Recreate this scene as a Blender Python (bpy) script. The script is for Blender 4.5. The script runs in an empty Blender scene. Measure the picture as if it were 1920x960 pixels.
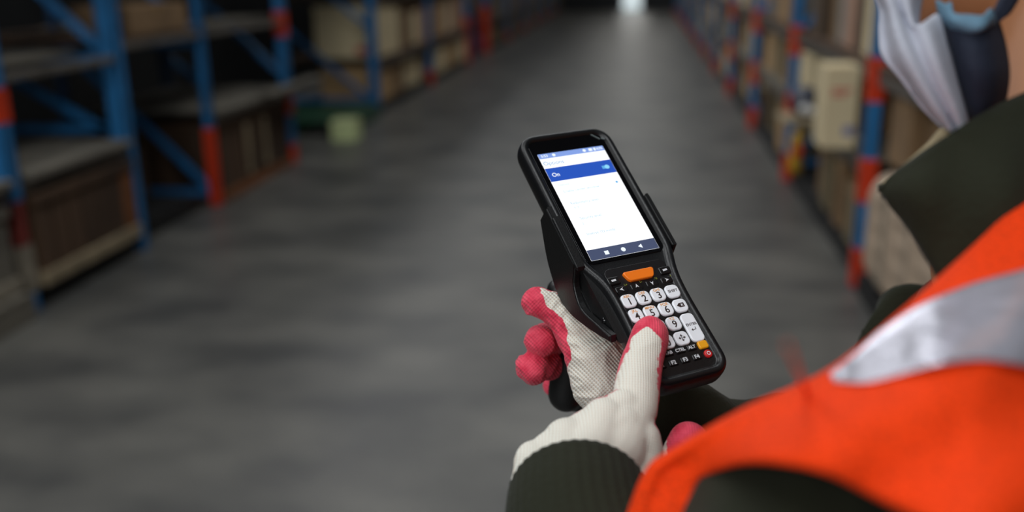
import bpy, bmesh, math, random
import numpy as np
from mathutils import Vector, Matrix, noise

# ------------------------------------------------------------------ camera, world, lights, exposure
scene = bpy.context.scene
COL = scene.collection
FPX = 1800.0
CAM_H = 1.6
# rows: world axes written in camera axes (right, down, forward)
M = np.array([[0.99149, 0.022, -0.12829], [0.12918, -0.28736, 0.94907], [-0.01599, -0.95757, -0.28776]])
CAMPOS = np.array([0, 0, CAM_H])

cam_data = bpy.data.cameras.new('camera')
cam = bpy.data.objects.new('camera', cam_data)
COL.objects.link(cam)
R3 = Matrix(((M[0][0], -M[0][1], -M[0][2]), (M[1][0], -M[1][1], -M[1][2]), (M[2][0], -M[2][1], -M[2][2])))
cam.matrix_world = Matrix.Translation((0, 0, CAM_H)) @ R3.to_4x4()
cam_data.sensor_width = 36
cam_data.sensor_fit = 'HORIZONTAL'
cam_data.lens = FPX / 1920 * 36
cam_data.clip_start = 0.02
cam_data.clip_end = 200
cam_data.dof.use_dof = True
cam_data.dof.focus_distance = 0.632
cam_data.dof.aperture_fstop = 3.0
scene.camera = cam

scene.view_settings.view_transform = 'Standard'
scene.view_settings.look = 'None'
scene.view_settings.gamma = 1
scene.view_settings.use_curve_mapping = False
scene.view_settings.exposure = 0.0
scene.cycles.use_denoising = True
scene.cycles.max_bounces = 6

world = bpy.data.worlds.new('world')
scene.world = world
world.use_nodes = True
world.node_tree.nodes['Background'].inputs[0].default_value = (0.75, 0.85, 1.0, 1)
world.node_tree.nodes['Background'].inputs[1].default_value = 0.3


def area(name, loc, sx, sy, power, col=(1, 1, 1), rot=(0, 0, 0)):
    d = bpy.data.lights.new(name, 'AREA')
    d.shape = 'RECTANGLE'
    d.size, d.size_y, d.energy, d.color = sx, sy, power, col
    o = bpy.data.objects.new(name, d)
    o.location = loc
    o.rotation_euler = rot
    COL.objects.link(o)
    return o


# roof daylight strips over the aisle
for i, (ly, pw) in enumerate(((-1.0, 150), (6.5, 105), (14, 90), (22, 60), (30, 45))):
    area('roof_light', (-0.5, ly, 6.7), 2.2, 4.5, pw, (0.95, 0.98, 1.0))
for i, ly in enumerate((1.5, 7, 13, 19.5, 27)):
    # high windows along the left wall, looking across the aisle
    area('side_window_light', (-4.6, ly, 5.6), 1.5, 4.5, 130, (0.97, 0.98, 1.0), (0, math.radians(-58), 0))
area('rear_fill_light', (-2.2, -3.6, 3.2), 3.5, 2.6, 125, (0.95, 0.98, 1.0), (math.radians(68), 0, math.radians(-22)))  # added fill light behind the camera, brightens the rack fronts


# ------------------------------------------------------------------ helpers
def P(u, v, d):
    """point of the place seen at photo position u, v and d metres ahead of the camera"""
    c = np.array([(u - 960) / FPX * d, (v - 480) / FPX * d, d])
    return M @ c + CAMPOS


def pj(w):
    c = M.T @ (np.asarray(w) - CAMPOS)
    return c[0] / c[2] * FPX + 960, c[1] / c[2] * FPX + 480, c[2]


def s2l(c):
    c = c / 255.0
    return c / 12.92 if c <= 0.04045 else ((c + 0.055) / 1.055) ** 2.4


def rgb(r, g, b):
    return (s2l(r), s2l(g), s2l(b), 1)


def mat(name, col, rough=0.6, metal=0.0, var=0.0, vscale=8.0, bump=0.0, bscale=40.0, col2=None, stretch=(1, 1, 1), spec=0.5,
        coat=0.0, sheen=0.0, kind='noise'):
    m = bpy.data.materials.new(name)
    m.use_nodes = True
    nt = m.node_tree
    b = nt.nodes['Principled BSDF']
    b.inputs['Base Color'].default_value = col
    b.inputs['Roughness'].default_value = rough
    b.inputs['Metallic'].default_value = metal
    b.inputs['Specular IOR Level'].default_value = spec
    b.inputs['Coat Weight'].default_value = coat
    b.inputs['Sheen Weight'].default_value = sheen
    tc = nt.nodes.new('ShaderNodeTexCoord')
    mp = nt.nodes.new('ShaderNodeMapping')
    mp.inputs['Scale'].default_value = stretch
    nt.links.new(tc.outputs['Object'], mp.inputs[0])
    if var > 0 or col2:
        n = nt.nodes.new('ShaderNodeTexNoise')
        n.inputs['Scale'].default_value = vscale
        n.inputs['Detail'].default_value = 5
        nt.links.new(mp.outputs[0], n.inputs['Vector'])
        r = nt.nodes.new('ShaderNodeValToRGB')
        r.color_ramp.elements[0].position = 0.35
        r.color_ramp.elements[1].position = 0.68
        c2 = col2 or tuple(x * (1 - var) for x in col[:3]) + (1,)
        r.color_ramp.elements[0].color = c2
        r.color_ramp.elements[1].color = col
        nt.links.new(n.outputs['Fac'], r.inputs[0])
        nt.links.new(r.outputs[0], b.inputs['Base Color'])
    if bump > 0:
        if kind == 'wave':
            n2 = nt.nodes.new('ShaderNodeTexWave')
            n2.inputs['Scale'].default_value = bscale
            n2.inputs['Distortion'].default_value = 1.5
            out = n2.outputs['Fac']
        else:
            n2 = nt.nodes.new('ShaderNodeTexNoise')
            n2.inputs['Scale'].default_value = bscale
            out = n2.outputs['Fac']
        nt.links.new(mp.outputs[0], n2.inputs['Vector'])
        bp = nt.nodes.new('ShaderNodeBump')
        bp.inputs['Strength'].default_value = bump
        bp.inputs['Distance'].default_value = 0.002
        nt.links.new(out, bp.inputs['Height'])
        nt.links.new(bp.outputs[0], b.inputs['Normal'])
    return m


def emis(name, col, strength=1.0):
    m = bpy.data.materials.new(name)
    m.use_nodes = True
    b = m.node_tree.nodes['Principled BSDF']
    b.inputs['Base Color'].default_value = (0.01, 0.01, 0.01, 1)
    b.inputs['Roughness'].default_value = 0.2
    b.inputs['Emission Color'].default_value = col
    b.inputs['Emission Strength'].default_value = strength
    return m


def new_obj(name, me, mat_=None, parent=None, off=None):
    if off is not None:
        me.transform(Matrix.Translation(-Vector(off)))
    o = bpy.data.objects.new(name, me)
    if mat_ is not None:
        me.materials.append(mat_)
    COL.objects.link(o)
    if parent is not None:
        o.parent = parent
    return o


def from_bm(name, bm, mat_=None, parent=None, off=None, smooth=False):
    me = bpy.data.meshes.new(name)
    bmesh.ops.recalc_face_normals(bm, faces=bm.faces)
    if smooth:
        for f in bm.faces:
            f.smooth = True
    bm.to_mesh(me)
    bm.free()
    if off is None and parent is not None and parent.get('_off') is not None:
        off = parent['_off']
    return new_obj(name, me, mat_, parent, off)


def thing(name, label, cat, loc=(0, 0, 0), group=None, world_parts=True):
    o = bpy.data.objects.new(name, None)
    COL.objects.link(o)
    o.location = loc
    o.empty_display_size = 0.05
    o['label'] = label
    o['category'] = cat
    if group:
        o['group'] = group
    if world_parts:
        o['_off'] = tuple(float(x) for x in loc)
    return o


def tag(o, label, cat, group=None, kind=None):
    o['label'] = label
    o['category'] = cat
    if group:
        o['group'] = group
    if kind:
        o['kind'] = kind
    return o


def origin_to(o, loc):
    """move the origin of a top-level mesh to loc without moving its geometry"""
    o.data.transform(Matrix.Translation(-Vector(loc)))
    o.location = loc
    return o


def box_bm(bm, x0, x1, y0, y1, z0, z1, bev=0.0, mtx=None):
    r = bmesh.ops.create_cube(bm, size=1)
    vs = r['verts']
    for v in vs:
        v.co = Vector(((x0 + x1) / 2 + v.co.x * (x1 - x0), (y0 + y1) / 2 + v.co.y * (y1 - y0), (z0 + z1) / 2 + v.co.z * (z1 - z0)))
    if bev > 0:
        es = list({e for v in vs for e in v.link_edges})
        rb = bmesh.ops.bevel(bm, geom=es, offset=bev, segments=2, affect='EDGES', profile=0.5)
        vs = list({v for f in rb['faces'] for v in f.verts} | {v for v in vs if v.is_valid})
    if mtx is not None:
        for v in vs:
            v.co = mtx @ v.co
    return vs


def bar_bm(bm, a, b, w, h, up=(0, 0, 1)):
    """rectangular bar from a to b"""
    a, b = Vector(a), Vector(b)
    d = (b - a)
    L = d.length
    d.normalize()
    upv = Vector(up)
    if abs(d.dot(upv)) > 0.98:
        upv = Vector((0, 1, 0))
    s = d.cross(upv).normalized()
    t = s.cross(d).normalized()
    mtx = Matrix((s, d, t)).transposed().to_4x4()
    mtx.translation = (a + b) / 2
    r = bmesh.ops.create_cube(bm, size=1)
    for v in r['verts']:
        v.co = mtx @ Vector((v.co.x * w, v.co.y * L, v.co.z * h))


def capsule_bm(bm, a, b, ra, rb, n=20, m=6):
    a, b = Vector(a), Vector(b)
    d = b - a
    L = d.length
    if L < 1e-6:
        d = Vector((0, 0, 1))
    d.normalize()
    s = d.orthogonal().normalized()
    t = d.cross(s)
    rings = []
    for i in range(m + 1):
        an = -math.pi / 2 + (math.pi / 2) * i / m
        rings.append((a + d * (ra * math.sin(an)), ra * math.cos(an)))
    for i in range(m + 1):
        an = (math.pi / 2) * i / m
        rings.append((b + d * (rb * math.sin(an)), rb * math.cos(an)))
    prev = None
    first = bm.verts.new(rings[0][0])
    last = bm.verts.new(rings[-1][0])
    for c, r in rings[1:-1]:
        cur = [bm.verts.new(c + (s * math.cos(2 * math.pi * k / n) + t * math.sin(2 * math.pi * k / n)) * r) for k in range(n)]
        for k in range(n):
            if prev is None:
                bm.faces.new((first, cur[(k + 1) % n], cur[k]))
            else:
                bm.faces.new((prev[k], prev[(k + 1) % n], cur[(k + 1) % n], cur[k]))
        prev = cur
    for k in range(n):
        bm.faces.new((prev[k], prev[(k + 1) % n], last))


def bake_mods(o):
    dg = bpy.context.evaluated_depsgraph_get()
    dg.update()
    me = bpy.data.meshes.new_from_object(o.evaluated_get(dg))
    old = o.data
    o.modifiers.clear()
    o.data = me
    bpy.data.meshes.remove(old)
    return o


def blob(name, chains, voxel, smooth, mat_, parent, extra=None, crease=None):
    """one continuous surface grown round chains of (point, radius)"""
    bm = bmesh.new()
    for ch in chains:
        if len(ch) == 1:
            capsule_bm(bm, ch[0][0], ch[0][0], ch[0][1], ch[0][1])
        for (p, r), (q, s) in zip(ch[:-1], ch[1:]):
            capsule_bm(bm, p, q, r, s)
    if extra:
        extra(bm)
    me = bpy.data.meshes.new(name)
    bm.to_mesh(me)
    bm.free()
    o = bpy.data.objects.new(name, me)
    COL.objects.link(o)
    rm = o.modifiers.new('r', 'REMESH')
    rm.mode = 'VOXEL'
    rm.voxel_size = voxel
    rm.use_smooth_shade = True
    if smooth:
        sm = o.modifiers.new('s', 'SMOOTH')
        sm.factor = 0.5
        sm.iterations = smooth
    bake_mods(o)
    if crease:
        # soft cloth folds pushed along the surface normal
        amp, sc = crease
        me = o.data
        nv = len(me.vertices)
        co = np.empty(nv * 3, dtype=np.float32)
        no = np.empty(nv * 3, dtype=np.float32)
        me.vertices.foreach_get('co', co)
        me.vertex_normals.foreach_get('vector', no)
        fs = []
        for x, y, z in co.reshape(-1, 3):
            q = Vector((x, y, z)) * sc
            f = noise.noise(q + Vector((noise.noise(q * .6) * 1.5, 0, 0)))
            fs.append((1 - abs(f) * 2.2) - .55)
        co += no * np.repeat(np.array(fs, dtype=np.float32), 3) * amp
        me.vertices.foreach_set('co', co)
        me.update()
    if mat_:
        o.data.materials.append(mat_)
    if parent is not None:
        o.parent = parent
        if parent.get('_off') is not None:
            o.data.transform(Matrix.Translation(-Vector(parent['_off'])))
    return o


def C(*pts):
    """chain from photo-measured joints (u, v, depth m, radius mm)"""
    return [(Vector(P(u, v, d)), r / 1000) for u, v, d, r in pts]


def catmull(pts, n):
    pts = [np.asarray(p, float) for p in pts]
    out = []
    ext = [2 * pts[0] - pts[1]] + pts + [2 * pts[-1] - pts[-2]]
    for i in range(len(pts) - 1):
        p0, p1, p2, p3 = ext[i:i + 4]
        for k in range(n):
            t = k / n
            out.append(0.5 * ((2 * p1) + (-p0 + p2) * t + (2 * p0 - 5 * p1 + 4 * p2 - p3) * t * t + (-p0 + 3 * p1 - 3 * p2 + p3) * t ** 3))
    out.append(pts[-1])
    return out


def sheet(name, rows, nr, nc, thick, mat_, parent, uvd=True, fn=None):
    """cloth sheet through a grid of control points, with its own thickness"""
    g = [catmull(r, nc) for r in rows]
    cols = len(g[0])
    colsmooth = [catmull([r[c] for r in g], nr) for c in range(cols)]
    nrow = len(colsmooth[0])
    bm = bmesh.new()
    vs = []
    for i in range(nrow):
        rowv = []
        for c in range(cols):
            p = colsmooth[c][i]
            if fn:
                p = fn(p, i / (nrow - 1), c / (cols - 1))
            rowv.append(bm.verts.new(P(*p) if uvd else p))
        vs.append(rowv)
    for i in range(nrow - 1):
        for c in range(cols - 1):
            bm.faces.new((vs[i][c], vs[i][c + 1], vs[i + 1][c + 1], vs[i + 1][c]))
    me = bpy.data.meshes.new(name)
    for f in bm.faces:
        f.smooth = True
    bmesh.ops.recalc_face_normals(bm, faces=bm.faces)
    bm.to_mesh(me)
    bm.free()
    o = new_obj(name, me, mat_, parent, parent.get('_off') if parent else None)
    so = o.modifiers.new('t', 'SOLIDIFY')
    so.thickness = thick
    so.offset = 0
    return bake_mods(o)


# ------------------------------------------------------------------ materials
m_floor = mat('concrete', rgb(112, 110, 104), rough=0.40, var=0.0, vscale=2.2, bump=0.3, bscale=60, col2=rgb(74, 74, 72), spec=0.4, stretch=(.7, 1, 1))
m_wall = mat('painted_sheet_wall', rgb(62, 64, 66), rough=0.8, var=0.3, vscale=2)
m_ceil = mat('roof_sheet', rgb(88, 90, 92), rough=0.8, var=0.2)
m_blue = mat('blue_rack_paint', rgb(44, 126, 188), rough=0.45, var=0.25, vscale=9)
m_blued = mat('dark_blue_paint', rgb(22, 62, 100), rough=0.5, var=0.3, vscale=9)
m_orange = mat('orange_rack_paint', rgb(226, 62, 22), rough=0.45, var=0.2, vscale=9)
m_pale = mat('faded_cream_paint', rgb(160, 150, 132), rough=0.7, var=0.4, vscale=12)
m_beam = mat('grey_rack_beam', rgb(112, 106, 98), rough=0.6, var=0.5, vscale=7)
m_plank = mat('weathered_grey_planks', rgb(118, 112, 100), rough=0.85, var=0.45, vscale=6, stretch=(1, .2, 1), bump=.3)
m_plankd = mat('dark_brown_planks', rgb(92, 68, 48), rough=0.9, var=0.6, vscale=5, stretch=(1, 1, .2), bump=.3)
m_plankl = mat('pale_pallet_wood', rgb(165, 148, 118), rough=0.85, var=0.4, vscale=6, bump=.2)
m_orwood = mat('orange_brown_wood', rgb(140, 84, 42), rough=0.8, var=0.4, vscale=6)
m_black = mat('shade_black_pallet', rgb(22, 22, 22), rough=0.7, var=0.3)  # black puts the shadow under the racks into the pallets' colour
BOXM = {
    'cream': mat('cream_cardboard', rgb(226, 208, 168), rough=0.85, var=0.12, vscale=3),
    'tan': mat('tan_cardboard', rgb(196, 160, 114), rough=0.85, var=0.2, vscale=3),
    'brown': mat('brown_cardboard', rgb(146, 116, 82), rough=0.85, var=0.3, vscale=3),
    'dark brown': mat('dark_brown_cardboard', rgb(88, 70, 52), rough=0.9, var=0.3, vscale=3),
    'olive brown': mat('olive_cardboard', rgb(134, 120, 90), rough=0.9, var=0.3, vscale=3),
    'grey': mat('grey_carton', rgb(142, 138, 130), rough=0.85, var=0.3, vscale=3),
    'pinkish tan': mat('pink_tan_cardboard', rgb(186, 146, 122), rough=0.85, var=0.2, vscale=3),
}
m_tape = mat('packing_tape', rgb(150, 118, 74), rough=0.3)
m_red = mat('red_print', rgb(196, 72, 70), rough=0.7)
m_bluep = mat('blue_stamp_print', rgb(120, 125, 165), rough=0.7)
m_green = mat('green_plastic_pallet', rgb(36, 82, 58), rough=0.5, var=0.3)
m_lime = mat('pale_green_carton', rgb(226, 240, 176), rough=0.5, var=0.2)
m_yellow = mat('yellow_sack', rgb(206, 160, 40), rough=0.6, var=0.4, vscale=14)
m_bale = mat('beige_wrapped_bale', rgb(190, 168, 145), rough=0.7, var=0.25, vscale=4, bump=.3, bscale=20)
m_bag = mat('dark_navy_bag', rgb(70, 74, 90), rough=0.35, var=0.5, vscale=10)
m_dullred = mat('faded_red_paint', rgb(150, 60, 52), rough=.7, var=.4, vscale=14)
m_white = mat('white_plastic', rgb(225, 225, 222), rough=0.4)

m_skin = mat('skin', rgb(176, 118, 78), rough=0.5, var=0.12, vscale=20)
m_hair = mat('black_hair', rgb(20, 17, 15), rough=0.6)
m_olive = mat('olive_jacket_cloth', rgb(39, 41, 29), rough=0.9, var=0.18, vscale=12, bump=.35, bscale=260, sheen=.04, spec=.15)
m_collar_edge = mat('tan_edge_strip', rgb(168, 152, 120), rough=0.8)
m_trouser = mat('dark_trouser_cloth', rgb(40, 42, 50), rough=0.9, bump=.3, bscale=200)
m_boot = mat('black_boot_leather', rgb(24, 22, 20), rough=0.5)
m_mask = mat('white_mask_cloth', rgb(186, 190, 202), rough=0.8, bump=.2, bscale=300)
m_navy = mat('navy_cloth', rgb(24, 32, 50), rough=0.85, bump=.3, bscale=300)
m_lblue = mat('light_blue_cloth', rgb(98, 134, 156), rough=0.8)


def knit_mat(name, hole, lo, bstr, k1, k2):
    m = bpy.data.materials.new(name)
    m.use_nodes = True
    nt = m.node_tree
    L = nt.links
    b = nt.nodes['Principled BSDF']
    b.inputs['Roughness'].default_value = 0.85
    b.inputs['Specular IOR Level'].default_value = 0.25
    b.inputs['Sheen Weight'].default_value = 0.15
    uv = nt.nodes.new('ShaderNodeAttribute')
    uv.attribute_name = 'knit'
    mp = nt.nodes.new('ShaderNodeMapping')
    L.new(uv.outputs['Vector'], mp.inputs[0])
    sp = nt.nodes.new('ShaderNodeSeparateXYZ')
    L.new(mp.outputs[0], sp.inputs[0])

    def sine(sock, k, ph=0.0):
        mu = nt.nodes.new('ShaderNodeMath'); mu.operation = 'MULTIPLY_ADD'
        mu.inputs[1].default_value = k; mu.inputs[2].default_value = ph
        L.new(sock, mu.inputs[0])
        si = nt.nodes.new('ShaderNodeMath'); si.operation = 'SINE'
        L.new(mu.outputs[0], si.inputs[0])
        return si.outputs[0]
    a = sine(sp.outputs[0], 2 * math.pi / k1)
    c = sine(sp.outputs[1], 2 * math.pi / k2)
    ad = nt.nodes.new('ShaderNodeMath'); ad.operation = 'MULTIPLY_ADD'
    ad.inputs[1].default_value = 0.45
    L.new(c, ad.inputs[0]); L.new(a, ad.inputs[2])
    rr = nt.nodes.new('ShaderNodeMapRange')
    rr.inputs[1].default_value = -1.45; rr.inputs[2].default_value = lo
    L.new(ad.outputs[0], rr.inputs[0])
    mix = nt.nodes.new('ShaderNodeMix'); mix.data_type = 'RGBA'
    mix.inputs['A'].default_value = hole
    mix.inputs['B'].default_value = rgb(232, 230, 218)
    L.new(rr.outputs[0], mix.inputs['Factor'])
    at = nt.nodes.new('ShaderNodeAttribute')
    at.attribute_name = 'coat'
    n = nt.nodes.new('ShaderNodeTexNoise')
    n.inputs['Scale'].default_value = 260
    n.inputs['Detail'].default_value = 4
    tc = nt.nodes.new('ShaderNodeTexCoord')
    L.new(tc.outputs['Object'], n.inputs['Vector'])
    ma = nt.nodes.new('ShaderNodeMath'); ma.operation = 'MULTIPLY_ADD'
    ma.inputs[1].default_value = 0.55
    L.new(n.outputs['Fac'], ma.inputs[0]); L.new(at.outputs['Fac'], ma.inputs[2])
    r2 = nt.nodes.new('ShaderNodeMapRange')
    r2.inputs[1].default_value = 0.74; r2.inputs[2].default_value = 0.82
    L.new(ma.outputs[0], r2.inputs[0])
    n3 = nt.nodes.new('ShaderNodeTexNoise')
    n3.inputs['Scale'].default_value = 120
    L.new(tc.outputs['Object'], n3.inputs['Vector'])
    rc = nt.nodes.new('ShaderNodeValToRGB')
    rc.color_ramp.elements[0].position = .3; rc.color_ramp.elements[1].position = .7
    rc.color_ramp.elements[0].color = rgb(205, 44, 72); rc.color_ramp.elements[1].color = rgb(240, 84, 106)
    L.new(n3.outputs['Fac'], rc.inputs[0])
    mx2 = nt.nodes.new('ShaderNodeMix'); mx2.data_type = 'RGBA'
    L.new(r2.outputs[0], mx2.inputs['Factor'])
    L.new(mix.outputs['Result'], mx2.inputs['A'])
    L.new(rc.outputs[0], mx2.inputs['B'])
    L.new(mx2.outputs['Result'], b.inputs['Base Color'])
    bp = nt.nodes.new('ShaderNodeBump')
    bp.inputs['Strength'].default_value = bstr
    bp.inputs['Distance'].default_value = 0.0006
    L.new(ad.outputs[0], bp.inputs['Height'])
    L.new(bp.outputs[0], b.inputs['Normal'])
    return m


def vest_mat(name, base, stripe=False):
    m = bpy.data.materials.new(name)
    m.use_nodes = True
    nt = m.node_tree
    L = nt.links
    b = nt.nodes['Principled BSDF']
    b.inputs['Base Color'].default_value = base
    b.inputs['Roughness'].default_value = 0.8
    b.inputs['Specular IOR Level'].default_value = 0.2
    tc = nt.nodes.new('ShaderNodeTexCoord')
    vo = nt.nodes.new('ShaderNodeTexVoronoi')
    vo.inputs['Scale'].default_value = 420
    L.new(tc.outputs['Object'], vo.inputs['Vector'])
    rp = nt.nodes.new('ShaderNodeValToRGB')
    rp.color_ramp.elements[0].position = 0.1
    rp.color_ramp.elements[0].color = tuple(x * 0.55 for x in base[:3]) + (1,)
    rp.color_ramp.elements[1].position = 0.45
    rp.color_ramp.elements[1].color = base
    L.new(vo.outputs['Distance'], rp.inputs[0])
    L.new(rp.outputs[0], b.inputs['Base Color'])
    bp = nt.nodes.new('ShaderNodeBump')
    bp.inputs['Strength'].default_value = 0.4
    bp.inputs['Distance'].default_value = 0.0008
    L.new(vo.outputs['Distance'], bp.inputs['Height'])
    L.new(bp.outputs[0], b.inputs['Normal'])
    return m


m_glove = knit_mat('close_knit_glove_with_red_coating', rgb(214, 200, 182), -.2, .3, .0016, .0017)
m_glove2 = knit_mat('open_knit_glove_with_red_coating', rgb(196, 176, 152), -.3, .4, .0021, .0018)
m_vest = vest_mat('orange_vest_mesh', rgb(246, 64, 4))
m_vestedge = mat('orange_binding', rgb(255, 96, 24), rough=0.6)
m_stripe = mat('silver_reflective_tape', rgb(216, 214, 226), rough=0.24, metal=0.55, var=.12, vscale=60, bump=.5, bscale=90)

m_case = mat('black_rubber_case', rgb(11, 12, 14), rough=0.36, bump=.08, bscale=900, spec=.5)
m_boot_case = mat('matt_black_cradle', rgb(11, 12, 13), rough=0.42, bump=.08, bscale=900)
m_glass = mat('black_glass', rgb(9, 9, 11), rough=0.08, spec=.5)
m_panel = mat('black_keypad_panel', rgb(14, 14, 17), rough=0.4)
m_keyw = mat('white_key_plastic', rgb(246, 250, 255), rough=0.35)
m_keyb = mat('black_key_rubber', rgb(13, 13, 15), rough=0.35)
m_keyo = mat('orange_key_plastic', rgb(255, 128, 20), rough=0.4)
m_keyy = mat('amber_key_plastic', rgb(244, 168, 26), rough=0.4)
m_keyr = mat('red_key_plastic', rgb(200, 32, 34), rough=0.4)
m_legk = mat('dark_key_print', rgb(50, 34, 30), rough=0.5)
m_lego = mat('amber_key_print', rgb(232, 158, 60), rough=0.5)
m_legw = mat('white_key_print', rgb(225, 228, 232), rough=0.5)
m_legg = mat('olive_green_key_print', rgb(118, 122, 44), rough=0.5)

m_scr = emis('lit_white_screen', rgb(250, 252, 255), 1.25)
m_sbar = emis('lit_status_bar', rgb(134, 164, 232), 1.0)
m_sblue = emis('lit_blue_bar', rgb(36, 84, 190), 1.0)
m_snav = emis('lit_navigation_bar', rgb(72, 82, 112), 0.95)
m_stxt = emis('lit_faint_text', rgb(176, 208, 226), 1.0)
m_stxt2 = emis('lit_title_text', rgb(110, 158, 200), 1.0)
m_swhite = emis('lit_white_mark', rgb(236, 246, 255), 1.1)
m_scyan = emis('lit_switch', rgb(96, 176, 232), 1.0)

# ------------------------------------------------------------------ the setting
XL, XR, YF, YB = -4.75, 2.6, 37.2, -6.0


def structure(name, bm, m):
    o = from_bm(name, bm, m)
    o['kind'] = 'structure'
    return o


bm = bmesh.new(); box_bm(bm, XL - .2, XR + .2, YB - .2, YF + .2, -0.2, 0); structure('floor', bm, m_floor)
bm = bmesh.new(); box_bm(bm, XL - .2, XL, YB, YF, 0, 7); structure('wall_left', bm, m_wall)
bm = bmesh.new(); box_bm(bm, XR, XR + .2, YB, YF, 0, 7); structure('wall_right', bm, m_wall)
bm = bmesh.new(); box_bm(bm, XL, XR, YB - .2, YB, 0, 7); structure('wall_back', bm, m_wall)
bm = bmesh.new(); box_bm(bm, XL - .2, XR + .2, YB - .2, YF + .2, 7.0, 7.2); structure('ceiling', bm, m_ceil)
# far wall with its open bright doorway
bm = bmesh.new()
dx0, dx1, dh = -0.72, -0.02, .75
box_bm(bm, XL, dx0, YF, YF + .2, 0, 7)
box_bm(bm, dx1, XR, YF, YF + .2, 0, 7)
box_bm(bm, dx0, dx1, YF, YF + .2, dh, 7)
structure('wall_far', bm, m_wall)
m_day = emis('daylight_panel', (0.85, 0.97, 1, 1), .75)
bm = bmesh.new(); box_bm(bm, dx0, dx1, YF + .12, YF + .16, 0, dh)
o = structure('door_1', bm, m_day)
for k, (x0, x1, z0, z1, e) in enumerate(((-.75, .15, 1.0, 1.5, 5.5), (-1.6, 1.2, 3.4, 5.2, 1.5))):
    bm = bmesh.new(); box_bm(bm, x0, x1, YF - .03, YF - .005, z0, z1)
    structure('window_%d' % (k + 1), bm, emis('window_daylight_%d' % k, (1, .98, .92, 1), e))


# ------------------------------------------------------------------ pallet racks
def bands(frame, x, y, w, d, segs):
    """front post built of its painted lengths: (z0, z1, material key)"""
    for z0, z1, k in segs:
        bm = bmesh.new()
        ex = 0.004 if k in 'op' else 0.0
        # open C profile: web facing the aisle, two flanges
        box_bm(bm, x - w / 2 - ex, x + w / 2 + ex, y - d / 2 - ex, y - d / 2 + .008, z0, z1)
        box_bm(bm, x - w / 2 - ex, x - w / 2 + .008, y - d / 2, y + d / 2 + ex, z0, z1)
        box_bm(bm, x + w / 2 - .008, x + w / 2 + ex, y - d / 2, y + d / 2 + ex, z0, z1)
        box_bm(bm, x - w / 2, x + w / 2, y + d / 2 - .008, y + d / 2 + ex, z0, z1)
        nm = {'b': 'post', 'o': 'painted_band', 'p': 'painted_band', 'r': 'painted_band'}[k]
        o = from_bm(nm, bm, {'b': m_blue, 'o': m_orange, 'p': m_pale, 'r': m_dullred}[k], frame)
        if k == 'o':
            o['label'] = 'orange painted length of the post'
        if k == 'p':
            o['label'] = 'faded cream length of the post'


def rack_frame(side, y, w, segs, braces, label, height=4.2):
    s = -1 if side == 'left' else 1
    xf = -2.95 - w / 2 if side == 'left' else 1.13
    xr = xf + s * 1.05
    t = thing('rack_frame', label, 'rack frame', (xf, y, 0), '%s rack upright frames' % side)
    bands(t, xf, y, w, w * .8, segs)
    bm = bmesh.new(); box_bm(bm, xr - w / 2, xr + w / 2, y - w * .4, y + w * .4, 0, height, .006)
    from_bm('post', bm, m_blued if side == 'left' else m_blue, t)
    for (z0, z1) in braces:
        bm = bmesh.new(); bar_bm(bm, (xf + s * w * .5, y, z0), (xr - s * w * .5, y, z1), .03, .045)
        from_bm('brace', bm, m_blue, t)
    for xx in (xf, xr):
        bm = bmesh.new(); box_bm(bm, xx - w * .62, xx + w * .62, y - w * .55, y + w * .55, 0, .008, .002)
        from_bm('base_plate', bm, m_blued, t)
    return t


ORD = ['first', 'second', 'third', 'fourth', 'fifth', 'sixth', 'seventh', 'eighth', 'ninth', 'tenth', 'eleventh', 'twelfth']
LEFT = [(4.15, .10, [(0, .10, 'b'), (.10, .34, 'p'), (.34, .56, 'r'), (.56, .94, 'b'), (.94, 1.10, 'o'), (1.10, 4.2, 'b')], [(.73, .73), (1.14, 1.14)],
         'blue rack frame at the left edge with one orange band and faded foot'),
        (5.25, .105, [(0, 4.2, 'b')], [(.10, .10), (.73, .73), (1.14, 1.14), (.70, 1.22), (1.18, 2.1)],
         'plain blue rack frame with wide post beside the dark wooden crate'),
        (6.35, .06, [(0, .56, 'o'), (.56, 4.2, 'b')], [(.10, .10), (.12, 1.14), (1.14, 1.14), (1.2, 2.1)],
         'blue rack frame with long orange foot beside the slatted crate'),
        (7.92, .085, [(0, .17, 'o'), (.17, .43, 'b'), (.43, .60, 'o'), (.60, 1.08, 'b'), (1.08, 1.28, 'o'), (1.28, 4.2, 'b')], [(.10, .10), (.78, 1.7), (.1, .9)],
         'blue rack frame with three orange bands by the protruding plank'),
        (10.75, .10, [(0, 4.2, 'b')], [(.17, .17), (.17, .98), (1.0, 1.8)],
         'plain blue rack frame standing over the green pallet'),
        (13.7, .09, [(0, .2, 'o'), (.2, 4.2, 'b')], [(.15, .15), (.2, 1.1)],
         'blue rack frame with short orange foot between far box stacks'),
        (16.8, .11, [(0, .8, 'o'), (.8, 4.2, 'b')], [(.15, .15), (.2, 1.1)],
         'blue rack frame with tall orange foot before the blue drum'),
        (19.0, .14, [(0, .9, 'o'), (.9, 4.2, 'b')], [(.15, .15), (.2, 1.1)],
         'blue rack frame with tall orange foot behind the blue drum')]
for (y, w, segs, br, lab) in LEFT:
    rack_frame('left', y, w, segs, br, lab)
for i, y in enumerate((22, 25, 28, 31, 34)):
    rack_frame('left', y, .09, [(0, .2, 'o'), (.2, 4.2, 'b')], [(.15, .15), (.2, 1.1)],
               '%s blue rack frame past the blue drum on the left' % ORD[i])
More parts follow.
